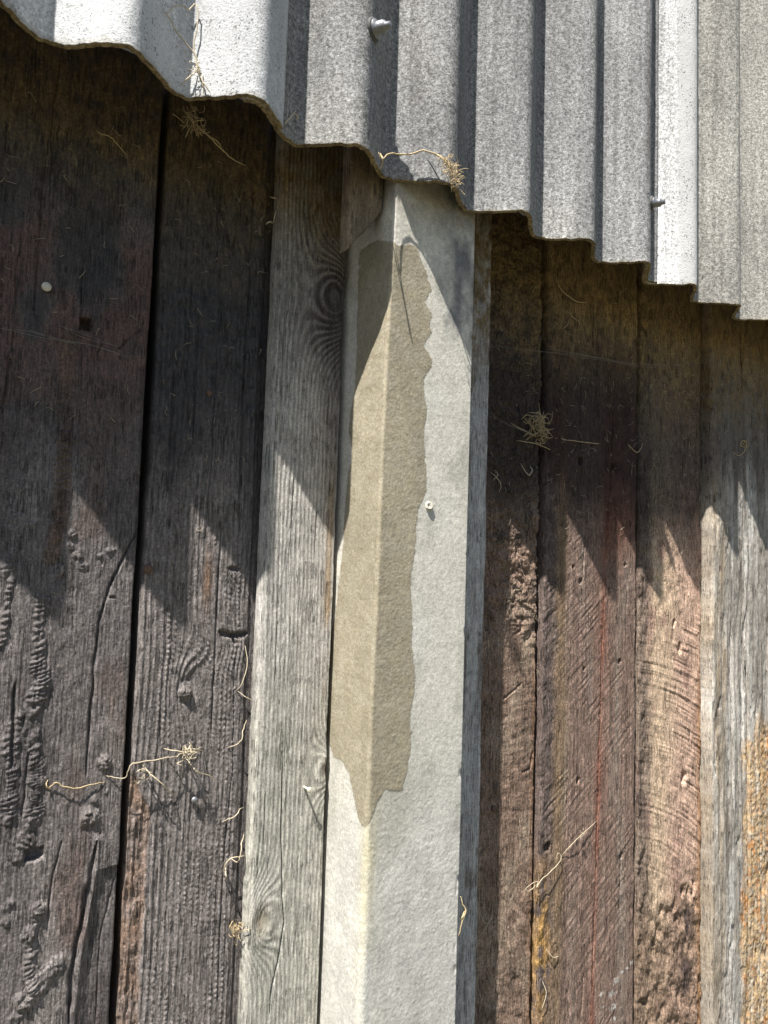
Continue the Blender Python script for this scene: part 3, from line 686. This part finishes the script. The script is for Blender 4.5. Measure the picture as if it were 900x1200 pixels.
top = P[-1:].copy(); top[..., 1] = 0.27; P = np.concatenate([P, top], 0); c = np.concatenate([c, c[-1:]], 0)
post = link('concrete_post', P.reshape(-1, 3), grid_faces(*P.shape[:2]), M_CONC, (0.46, 0.15, 0.0), None, True, c.reshape(-1, 3))
tag(post, 'pale concrete post with its sunlit left face and a long damp brown patch', 'post')
# a shell-like lump stuck on the post
q = at(502, 593, 0.0115)
V, F = lathe([(0.0075, -0.003), (0.0085, 0.001), (0.007, 0.0045), (0.0045, 0.0045), (0.003, 0.0022), (0.0006, 0.002)], 14, (-0.1, -1, 0.15), q)
V = [v+np.array([0.0009*math.sin(9*i), 0, 0.0009*math.cos(7*i)]) for i, v in enumerate(V)]
link('mortar_blob', V, F, plain_mat('dry_mortar', (0.52, 0.50, 0.43), 0.85, 0, 0.2, 400, 0.0006), q, post)

# ---------------------------------------------------------------- short offcut wedged between the cladding and the post
def block():
    nx, nz = 40, 90; u = np.linspace(0, 1, nx+1); x0, x1 = 0.2985, 0.3655; yf, yb = 0.030, 0.056
    U, Vv = np.meshgrid(u, np.linspace(0, 1, nz+1)); X = x0+(x1-x0)*U
    zb = EZ-0.126+0.084*U+0.004*fbm(U*6, U*0, 301, 3)[...]; zt = EZ+0.10
    Z = zb+(zt-zb)*Vv
    h = 0.0010*fbm(X*120, Z*10, 302, 4)+0.0012*fbm(X*20, Z*12, 303, 3)
    de = np.minimum(np.minimum(X-x0, x1-X), (Z-zb)*1.0); h = h-0.004*np.clip(1-de/0.004, 0, 1)**2
    c = base_col(X, (0.20, 0.155, 0.110)); c = c*(1+0.3*fbm(X*120, Z*8, 304, 4))[..., None]
    c = mixc(c, (0.28, 0.22, 0.16), sst(0.1, 0.6, fbm(X*30, Z*20, 305, 4))*0.6)
    P = np.stack([X, yf-h, Z], -1)
    B = P.copy(); B[..., 1] = yb
    ring = lambda A: np.concatenate([A[:, :1]], 1)
    P2 = np.concatenate([B[:, :1], P, B[:, -1:]], 1); c2 = np.concatenate([c[:, :1], c, c[:, -1:]], 1)
    low = P2[:1].copy(); low[..., 1] = yb; low[..., 2] += 0.002; P2 = np.concatenate([low, P2], 0); c2 = np.concatenate([np.ones_like(c2[:1])*np.array((0.34, 0.26, 0.17)), c2], 0)
    hi = P2[-1:].copy(); hi[..., 1] = yb; P2 = np.concatenate([P2, hi], 0); c2 = np.concatenate([c2, c2[-1:]], 0)
    return link('wood_offcut', P2.reshape(-1, 3), grid_faces(*P2.shape[:2]), M_GREY, ((x0+x1)/2, yb, EZ-0.09), None, True, c2.reshape(-1, 3))
tag(block(), 'short brown wood offcut with a slanted end wedged under the sheets above the post', 'wood block')

# ---------------------------------------------------------------- corrugated fibre-cement cladding
PITCH_C = 0.177
def prof(X):
    c = np.cos(2*np.pi*X/PITCH_C); return -0.029+0.029*np.arcsin(0.78*c)/math.asin(0.78)
def sheet(name, x0, x1, yo, tone, mskf, label, seed, zoff=0.0, tilt=0.0):
    xs = np.linspace(x0, x1, int((x1-x0)/0.0030)+1)
    zs = np.concatenate([np.arange(0, 0.03, 0.0015), np.arange(0.03, 0.9, 0.008), np.arange(0.9, 1.4, 0.05)])
    Z, X = np.meshgrid(zs, xs, indexing='ij')
    lowe = 0.0030*fbm(X*110, X*0, seed, 4)+0.004*fbm(X*9, X*0, seed+1, 3)+zoff+tilt*(X-x0)
    Zw = EZ+Z+lowe*np.exp(-Z/0.03)
    Y = prof(X)+yo+0.0015*fbm(X*5, Z*3, seed+2, 2)+0.0006*fbm(X*140, Z*60, seed+3, 3)+0.0014*np.exp(-Z/0.004)*fbm(X*150, Z*0, seed+4, 3)
    tn = tone(X, Z); mk = mskf(X, Z)
    T = 0.0078
    dy = np.gradient(prof(xs), xs); nl = np.sqrt(1+dy**2); nx_, ny_ = -dy/nl, 1/nl
    P = np.stack([X, Y, Zw], -1); B = np.stack([X+nx_*T, Y+ny_*T, Zw], -1)
    eb = 0.0012*fbm(X*200, X*0, seed+6, 3)[:1]
    back = base_col(X, (0.20, 0.155, 0.095)); mkb = np.zeros(X.shape)
    rim = base_col(X[:1], (0.27, 0.215, 0.135))
    Em = (P[:1]+B[:1])/2; Em[..., 2] += eb-0.0006
    A = np.concatenate([B[::-1], B[:1], Em, P[:1], P], 0)
    C = np.concatenate([back[::-1], rim, rim, rim, tn], 0)
    K = np.concatenate([mkb[::-1], mkb[:1], mkb[:1], mkb[:1], mk], 0)
    nr, nc = A.shape[:2]; Fg = grid_faces(nr, nc)
    # close the two long edges
    i = np.arange(nr*nc).reshape(nr, nc); n2 = len(zs)
    fl = [np.stack([i[k, cidx], i[k+1, cidx], i[nr-2-k, cidx], i[nr-1-k, cidx]]) for k in range(n2-1) for cidx in ((0,))]
    fr = [np.stack([i[nr-1-k, -1], i[nr-2-k, -1], i[k+1, -1], i[k, -1]]) for k in range(n2-1)]
    Fg = np.concatenate([Fg, np.array(fl), np.array(fr)], 0)
    o = link(name, A.reshape(-1, 3), Fg[:, ::-1], M_FIB, ((x0+x1)/2, yo, EZ), None, True, C.reshape(-1, 3), K.reshape(-1))
    return tag(o, label, 'corrugated sheet', 'corrugated cladding sheets over the sleeper wall')
def toneA(X, Z):
    c = base_col(X, (0.55, 0.56, 0.575)); c = mixc(c, (0.27, 0.25, 0.20), sst(0.010, 0.0, Z+0.006*fbm(X*60, Z*60, 310, 3))*0.5); return c
def mA(X, Z): return np.clip(0.75+0.5*fbm(X*10, Z*5, 311, 3), 0, 1)
def toneB(X, Z):
    c = base_col(X, (0.212, 0.214, 0.217)); c = mixc(c, (0.27, 0.262, 0.245), sst(0.0, 0.6, fbm(X*6, Z*4, 312, 4))*0.5)
    c = mixc(c, (0.36, 0.355, 0.345), np.exp(-Z/0.02)*0.35)
    return mixc(c, (0.26, 0.21, 0.14), sst(0.004, 0.0, Z+0.003*fbm(X*60, Z*60, 313, 3))*0.5)
def toneC(X, Z):
    c = base_col(X, (0.262, 0.255, 0.238)); w = sst(1.205, 1.185, X+0.004*fbm(X*40, Z*5, 314, 3)); c = mixc(c, (0.48, 0.485, 0.49), w)
    return mixc(c, (0.30, 0.25, 0.17), sst(0.006, 0.0, Z+0.003*fbm(X*60, Z*60, 315, 3))*0.4)
def mC(X, Z): return sst(1.205, 1.185, X+0.004*fbm(X*40, Z*5, 314, 3))*sst(1.108, 1.125, X+0.004*fbm(X*40, Z*5, 316, 3))
shA = sheet('corrugated_sheet', -1.15, 0.148, -0.0070, toneA, mA, 'bleached white corrugated sheet with dark specks at the upper left', 320)
shB = sheet('corrugated_sheet', 0.07, 1.078, 0.0, toneB, lambda X, Z: X*0, 'granular grey corrugated sheet in the middle holding two bolts', 330)
shC = sheet('corrugated_sheet', 0.985, 3.3, 0.0072, toneC, mC, 'beige grey corrugated sheet at the right with one bleached white rib', 340, zoff=-0.002)

def bolt(px, py, sheet_o, seed, s=1.0):
    yb = -0.05
    q = at(px, py, yb); x = q[0]; y = float(prof(np.array(x)))-0.0008; b = (x, y, q[2])
    dy = (prof(np.array(x+1e-3))-prof(np.array(x-1e-3)))/2e-3; ax = np.array([dy*0.75, -1, -0.06]); ax /= np.linalg.norm(ax)
    V, F = lathe([(0.0125*s, -0.002), (0.0128*s, 0.0012), (0.0115*s, 0.0030), (0.006*s, 0.0042)], 20, ax, b); w = link('washer', V, F, M_RUBBER, b, None); 
    b2 = np.array(b)+ax*0.0038
    V, F = lathe([(0.0105*s, 0), (0.0105*s, 0.0016), (0.0072*s, 0.0019), (0.0072*s, 0.0100*s), (0.0062*s, 0.0125*s), (0.0040*s, 0.0140*s), (0.0038*s, 0.0185*s), (0.0006, 0.0190*s)], 18, ax, b2)
    bo = link('bolt', V, F, M_ZINC, b, sheet_o)
    w.parent = bo; w.location = (0, 0, 0); return bo
bolt(437, 36, shB, 1, 1.4); bolt(763, 239, shB, 2, 1.25)
# an old bolt hole below the second bolt, with its broken rim
q = at(760, 281, -0.045); b = (q[0], float(prof(np.array(q[0])))-0.0006, q[2])
V, F = lathe([(0.0062, -0.001), (0.0062, 0.0012), (0.0044, 0.0016), (0.0036, 0.0004), (0.0003, 0.0002)], 14, (0.3, -1, 0), b)
link('bolt_hole', V, F, M_RUBBER, b, shB)

# ---------------------------------------------------------------- nails in the timber
def nail(px, py, y, r, parent, mat, h=0.003, ax=(0, -1, 0.05)):
    q = at(px, py, y)
    V, F = lathe([(r*0.4, -0.012), (r*0.4, h*0.3), (r, h*0.35), (r*1.02, h*0.7), (r*0.8, h), (r*0.1, h*1.12)], 14, ax, q)
    return link('nail', V, F, mat, q, parent)
nail(54, 337, YA-0.001, 0.0068, p1, M_PALENAIL, 0.006)
nail(173, 667, YB-0.002, 0.0072, p2, M_RUST, 0.008, (-0.2, -1, 0.1))
nail(227, 937, YB-0.003, 0.0052, p2, M_ZINC, 0.006)
nail(245, 461, YB-0.001, 0.005, p2, M_RUST, 0.003)
nail(578, 948, YC-0.002, 0.006, p3, M_RUST, 0.004)
q = at(356, 922, YG); L = 0.021
V, F = join([lathe([(0.0021, -0.008), (0.0021, L), ], 8, (-0.06, -1, 0.05), q), lathe([(0.0014, L), (0.0042, L+0.0004), (0.0044, L+0.0016), (0.0030, L+0.0022)], 12, (-0.06, -1, 0.05), q)])
link('nail', V, F, M_PALENAIL, q, board)

# ---------------------------------------------------------------- dry straw, roots and cobwebs caught on the wall
RND = np.random.RandomState(5)
def on_sheet(px, py, off=0.004):
    y = -0.03
    for k in range(25): q = at(px, py, y); y = 0.6*y+0.4*(float(prof(np.array(q[0])))-off)
    return at(px, py, y)
def strand(paths, surf, r, name, label, cat, mat=None, lift=0.006, tufts=(), group=None, jit=0.0004):
    """paths: lists of pixels; surf: depth of the surface behind (or 'sheet'); a strand touches it at its ends and arches in between"""
    parts = []; first = None
    def pt(px, py, l):
        return on_sheet(px, py, 0.0085+l) if surf == 'sheet' else at(px, py, surf-l)
    for path in paths:
        n = len(path); P = []
        for k, (px, py) in enumerate(path):
            t = k/(n-1); P.append(pt(px, py, 0.0008+lift*math.sin(math.pi*t)))
        if first is None: first = P[0]
        parts.append(tube(P, r, 5, True, jit, RND))
    for (px, py, R_, cnt, rr) in tufts:
        c0 = pt(px, py, lift+0.003)
        if first is None: first = c0
        for k in range(cnt):
            a = c0+RND.normal(0, 1, 3)*R_*np.array([0.5, 0.3, 0.5]); d = RND.normal(0, 1, 3)*np.array([1, 0.5, 1]); d /= np.linalg.norm(d)
            b = a+d*R_*RND.uniform(0.6, 1.6); m = (a+b)/2+RND.normal(0, 1, 3)*R_*0.35
            if surf != 'sheet':
                for v in (a, b, m): v[1] = min(v[1], surf-0.001)
            parts.append(tube([a, m, b], rr*RND.uniform(0.6, 1.2), 4, True))
    V, F = join(parts)
    o = link(name, V, F, mat or M_STRAW, first); return tag(o, label, cat, group)
def z3(pts, s, ox=0, oy=0): return [(ox+a/s, oy+b/s) for a, b in pts]
strand([z3([(570, 35), (600, 70), (620, 110), (660, 160), (690, 200), (690, 240)], 3), z3([(590, 45), (610, 25), (640, 20), (665, 35), (690, 15), (695, 80), (680, 170), (700, 240), (712, 300)], 3),
        z3([(635, 300), (665, 272), (692, 250)], 3), z3([(690, 235), (715, 290), (738, 325)], 3), z3([(700, 245), (712, 285), (716, 330)], 3)],
       'sheet', 0.0011, 'dry_root', 'looped dry root hanging down the white corrugated sheet', 'dry root', M_PALE, 0.006, [(229, 80, 0.006, 14, 0.0007)])
strand([z3([(430, 535), (445, 560), (470, 540), (530, 545), (590, 530), (640, 545), (690, 575), (715, 600)], 3, 300), z3([(435, 540), (445, 560), (440, 600)], 3, 300), z3([(600, 530), (660, 560), (700, 620)], 3, 300)],
       'sheet', 0.0014, 'dry_root', 'dry root with a tangled tuft on the sheet edge above the concrete post', 'dry root', M_STRAW, 0.018, [(530, 200, 0.014, 46, 0.0006), (521, 190, 0.010, 16, 0.0006), (533, 213, 0.010, 22, 0.0006)])
strand([[(334, 146), (339, 139), (347, 130)], [(344, 132), (348, 136), (348, 141)]], 'sheet', 0.0014, 'wood_splinter', 'pale splinter stuck to the sheet edge above the cover board', 'splinter', M_PALE, 0.003)
strand([[(217, 132), (228, 146), (240, 155), (257, 172), (272, 186), (288, 194)], [(240, 156), (255, 166), (262, 178)]], 0.08, 0.0011, 'dry_root', 'dry root dangling from a dusty tuft under the eave at left', 'dry root', M_STRAW, 0.004,
       [(226, 142, 0.014, 40, 0.0006), (233, 152, 0.009, 18, 0.0006)])
strand([z3([(100, 672), (85, 690), (78, 720), (66, 760), (60, 785)], 3, 300), z3([(50, 692), (75, 698), (88, 690)], 3, 300), z3([(60, 785), (48, 780), (35, 788)], 3, 300)], 0.145, 0.0014, 'wood_splinter', 'pale forked splinter in the gap left of the cover board', 'splinter', M_PALE, 0.004)
s6 = 900/340.0
strand([z3([(240, 190), (252, 225), (272, 250), (308, 274), (335, 276), (338, 268)], s6, 560, 250)], YD, 0.0014, 'dry_straw', 'bent straw stem below the sheets on the red streaked sleeper', 'straw', M_STRAW, 0.008)
strand([z3([(285, 292), (288, 315), (312, 335), (316, 350)], s6, 560, 250), z3([(288, 318), (278, 345), (262, 360)], s6, 560, 250)], YD, 0.0010, 'dry_straw', 'thin forked straw wisp under the bent stem', 'straw', M_STRAW, 0.006)
strand([z3([(220, 695), (260, 700), (300, 706), (345, 712), (380, 714), (384, 704)], s6, 560, 250), z3([(440, 692), (470, 722), (492, 742), (505, 730), (514, 705)], s6, 560, 250), z3([(100, 650), (140, 672), (180, 690)], s6, 560, 250), z3([(120, 705), (180, 715), (243, 742)], s6, 560, 250)],
       YC, 0.0011, 'straw_nest', 'small nest of straw stuck on the wall with trailing stems', 'straw tuft', M_STRAW, 0.010, [(631, 499, 0.022, 70, 0.0009), (633, 508, 0.014, 24, 0.0008), (630, 488, 0.010, 14, 0.0008)])
strand([z3([(792, 742), (812, 752), (828, 735), (832, 715), (820, 705), (815, 720), (835, 725), (846, 712)], s6, 560, 250)], YF, 0.0015, 'straw_curl', 'little curl of straw on the grey sleeper at right', 'straw', M_STRAW, 0.006, [(873, 519, 0.010, 10, 0.0008)])
strand([z3([(132, 775), (150, 806), (160, 812), (168, 796), (160, 780)], s6, 560, 250)], YC, 0.0012, 'straw_curl', 'hooked bit of straw under the straw nest', 'straw', M_PALE, 0.006)
strand([z3([(38, 802), (60, 822), (72, 845), (66, 868)], s6, 560, 250), z3([(46, 830), (62, 812), (55, 800)], s6, 560, 250)], YC, 0.0009, 'straw_wisp', 'faint wisp of fibre right of the batten below the straw nest', 'straw', M_PALE, 0.006)
s2 = 3.0
strand([z3([(160, 220), (180, 214), (200, 200), (222, 214), (270, 222), (330, 206), (372, 200)], s2, 0, 850), z3([(168, 190), (164, 215), (185, 226)], s2, 0, 850)], YA, 0.0010, 'dry_straw', 'wavy straw stem lying on the tarred sleeper at lower left', 'straw', M_STRAW, 0.006)
strand([z3([(358, 174), (400, 182), (440, 186), (448, 165), (458, 142), (475, 133), (530, 124), (590, 114), (622, 110), (636, 98), (700, 92)], s2, 0, 850), z3([(576, 80), (610, 88), (660, 92), (716, 76)], s2, 0, 850), z3([(640, 84), (680, 84), (718, 90)], s2, 0, 850),
        z3([(652, 112), (672, 140), (690, 162), (730, 175), (764, 194)], s2, 0, 850), z3([(500, 150), (545, 185), (580, 215), (614, 246)], s2, 0, 850), z3([(508, 150), (530, 175), (512, 195)], s2, 0, 850)],
       YB, 0.0010, 'dry_root', 'branching dry root bridging the gap between the two dark sleepers', 'dry root', M_PALE, 0.022, [(222, 884, 0.012, 22, 0.0007), (170, 903, 0.009, 8, 0.0006)])
strand([z3([(784, 520), (790, 496), (812, 468), (848, 462), (874, 450)], s2, 0, 850), z3([(812, 468), (835, 480), (846, 455), (850, 415), (858, 380)], s2, 0, 850), z3([(790, 496), (796, 530), (790, 545)], s2, 0, 850)],
       YB, 0.0011, 'dry_root', 'forked dry root twig at the left edge of the cover board low down', 'dry root', M_PALE, 0.016)
strand([z3([(780, 340), (806, 328), (830, 318), (842, 296), (856, 290)], s2, 0, 850)], YB, 0.0009, 'straw_wisp', 'short pale straw above the forked twig on the charred sleeper', 'straw', M_PALE, 0.012)
strand([z3([(815, 730), (830, 715), (848, 705)], s2, 0, 850)], YB, 0.0008, 'straw_tuft', 'small tuft of straw by the lower knot of the cover board', 'straw tuft', M_STRAW, 0.012, [(277, 1088, 0.012, 26, 0.0007)])
strand([z3([(800, 80), (832, 66), (852, 48), (854, 20), (868, -20)], s2, 0, 850)], YB, 0.0009, 'straw_wisp', 'hooked straw beside the cover board level with the big branching root', 'straw', M_PALE, 0.012)
strand([z3([(832, -122), (858, -104), (880, -90), (900, -70)], s2, 0, 850)], YB, 0.0008, 'straw_wisp', 'short slanting straw touching the cover board at mid height', 'straw', M_PALE, 0.010)
strand([z3([(862, -280), (870, -220), (852, -150), (830, -120)], s2, 0, 850)], YB, 0.0009, 'straw_wisp', 'long upright straw below the dark gash in the charred sleeper', 'straw', M_PALE, 0.010)
s5 = 900/350.0
strand([z3([(168, 520), (166, 500), (182, 482), (206, 470), (202, 490), (216, 466), (250, 436), (272, 412), (276, 392), (266, 386), (262, 410), (266, 428)], s5, 550, 850), z3([(205, 478), (190, 492), (172, 505)], s5, 550, 850), z3([(276, 394), (306, 362), (342, 326), (384, 288)], s5, 550, 850)],
       YD, 0.0008, 'dry_root', 'looping pale root across the seam of the two brown sleepers', 'dry root', M_PALE, 0.010, [(682, 976, 0.006, 6, 0.0006)])
strand([z3([(736, 545), (742, 570), (752, 590), (746, 612), (738, 640), (730, 676)], 900/330.0, 270, 850), z3([(750, 590), (742, 612), (736, 622)], 900/330.0, 270, 850)], YP, 0.0013, 'dry_straw', 'straw stem caught on the right edge of the concrete post', 'straw', M_STRAW, 0.004)
strand([[(566, 1092), (571, 1083), (576, 1076), (577, 1066)], [(571, 1083), (580, 1080)], [(563, 1070), (567, 1080), (571, 1083)]], YC, 0.0010, 'straw_wisp', 'wisp of straw at the foot of the batten shadow', 'straw', M_PALE, 0.006)
strand([[(636, 1150), (640, 1165), (634, 1185)]], YD, 0.0010, 'straw_wisp', 'straw wisp at the bottom of the yellow patch on the red streaked sleeper', 'straw', M_PALE, 0.006)
strand([[(640, 1112), (648, 1122), (655, 1120)]], YD, 0.0010, 'straw_wisp', 'tiny straw wisp at the middle of the yellow patch on the red streaked sleeper', 'straw', M_PALE, 0.006)
strand([[(112, 153), (119, 157), (130, 161), (138, 170), (150, 183)], [(112, 144), (116, 150)]], YA, 0.0010, 'straw_wisp', 'short straw on the dusty top of the leftmost sleeper', 'straw', M_STRAW, 0.004)
# cobweb threads
def web(paths, surf, label, seed):
    r = np.random.RandomState(seed); parts = []
    for path in paths:
        for k in range(2):
            parts.append(tube([at(a+r.normal(0, 1.2), b+r.normal(0, 1.2), surf-0.002-0.006*math.sin(math.pi*i/(len(path)-1))) for i, (a, b) in enumerate(path)], 0.00022, 4, False))
    V, F = join(parts); o = link('cobweb', V, F, M_WEB, V[0]); return tag(o, label, 'cobweb')
web([[(0, 385), (30, 390), (60, 396), (90, 404)], [(35, 388), (70, 399), (110, 405), (150, 418)], [(70, 382), (100, 395), (140, 408)]], YA, 'dusty cobweb threads across the leftmost sleeper', 3)
web([[(575, 405), (620, 410), (680, 418), (750, 428)], [(575, 486), (600, 500), (630, 512)], [(640, 408), (700, 418), (760, 430), (830, 425)]], YD-0.01, 'long cobweb threads across the brown sleepers above the straw nest', 4)

# loose fibres standing off the wood
def fibres(p, x0, x1, y, z0, z1, n, seed, ln=0.012):
    r = np.random.RandomState(seed); parts = []
    for k in range(n):
        a = np.array([r.uniform(x0, x1), y-0.001, EZ+r.uniform(z0, z1)]); d = r.normal(0, 1, 3)*np.array([0.8, 0.3, 1.0]); d /= np.linalg.norm(d); d[1] = -abs(d[1])
        L_ = ln*r.uniform(0.4, 1.5); b = a+d*L_; m = (a+b)/2+r.normal(0, 0.22, 3)*L_
        m[1] = min(m[1], y-0.002); b[1] = min(b[1], y-0.0015)
        parts.append(tube([a, m, b], r.uniform(0.00022, 0.00045), 3, True))
    V, F = join(parts); o = link('wood_fibre', V, F, M_PALE, V[0], p); tag(o, kind='stuff')
fibres(p1, -0.20, 0.01, YA-0.001, -0.45, 0.04, 40, 1); fibres(p2, 0.04, 0.21, YB-0.002, -0.6, 0.03, 60, 2); fibres(p3, 0.69, 0.885, YC-0.004, -0.95, 0.0, 110, 3)
fibres(p4, 0.90, 1.21, YD-0.003, -0.55, 0.02, 120, 4, 0.015); fibres(p5, 1.24, 1.48, YE-0.004, -0.8, 0.0, 130, 5, 0.015); fibres(p6, 1.50, 1.78, YF-0.005, -0.6, 0.0, 80, 6, 0.015)
fibres(board, 0.225, 0.35, YG-0.002, -0.15, 0.02, 50, 7, 0.008)
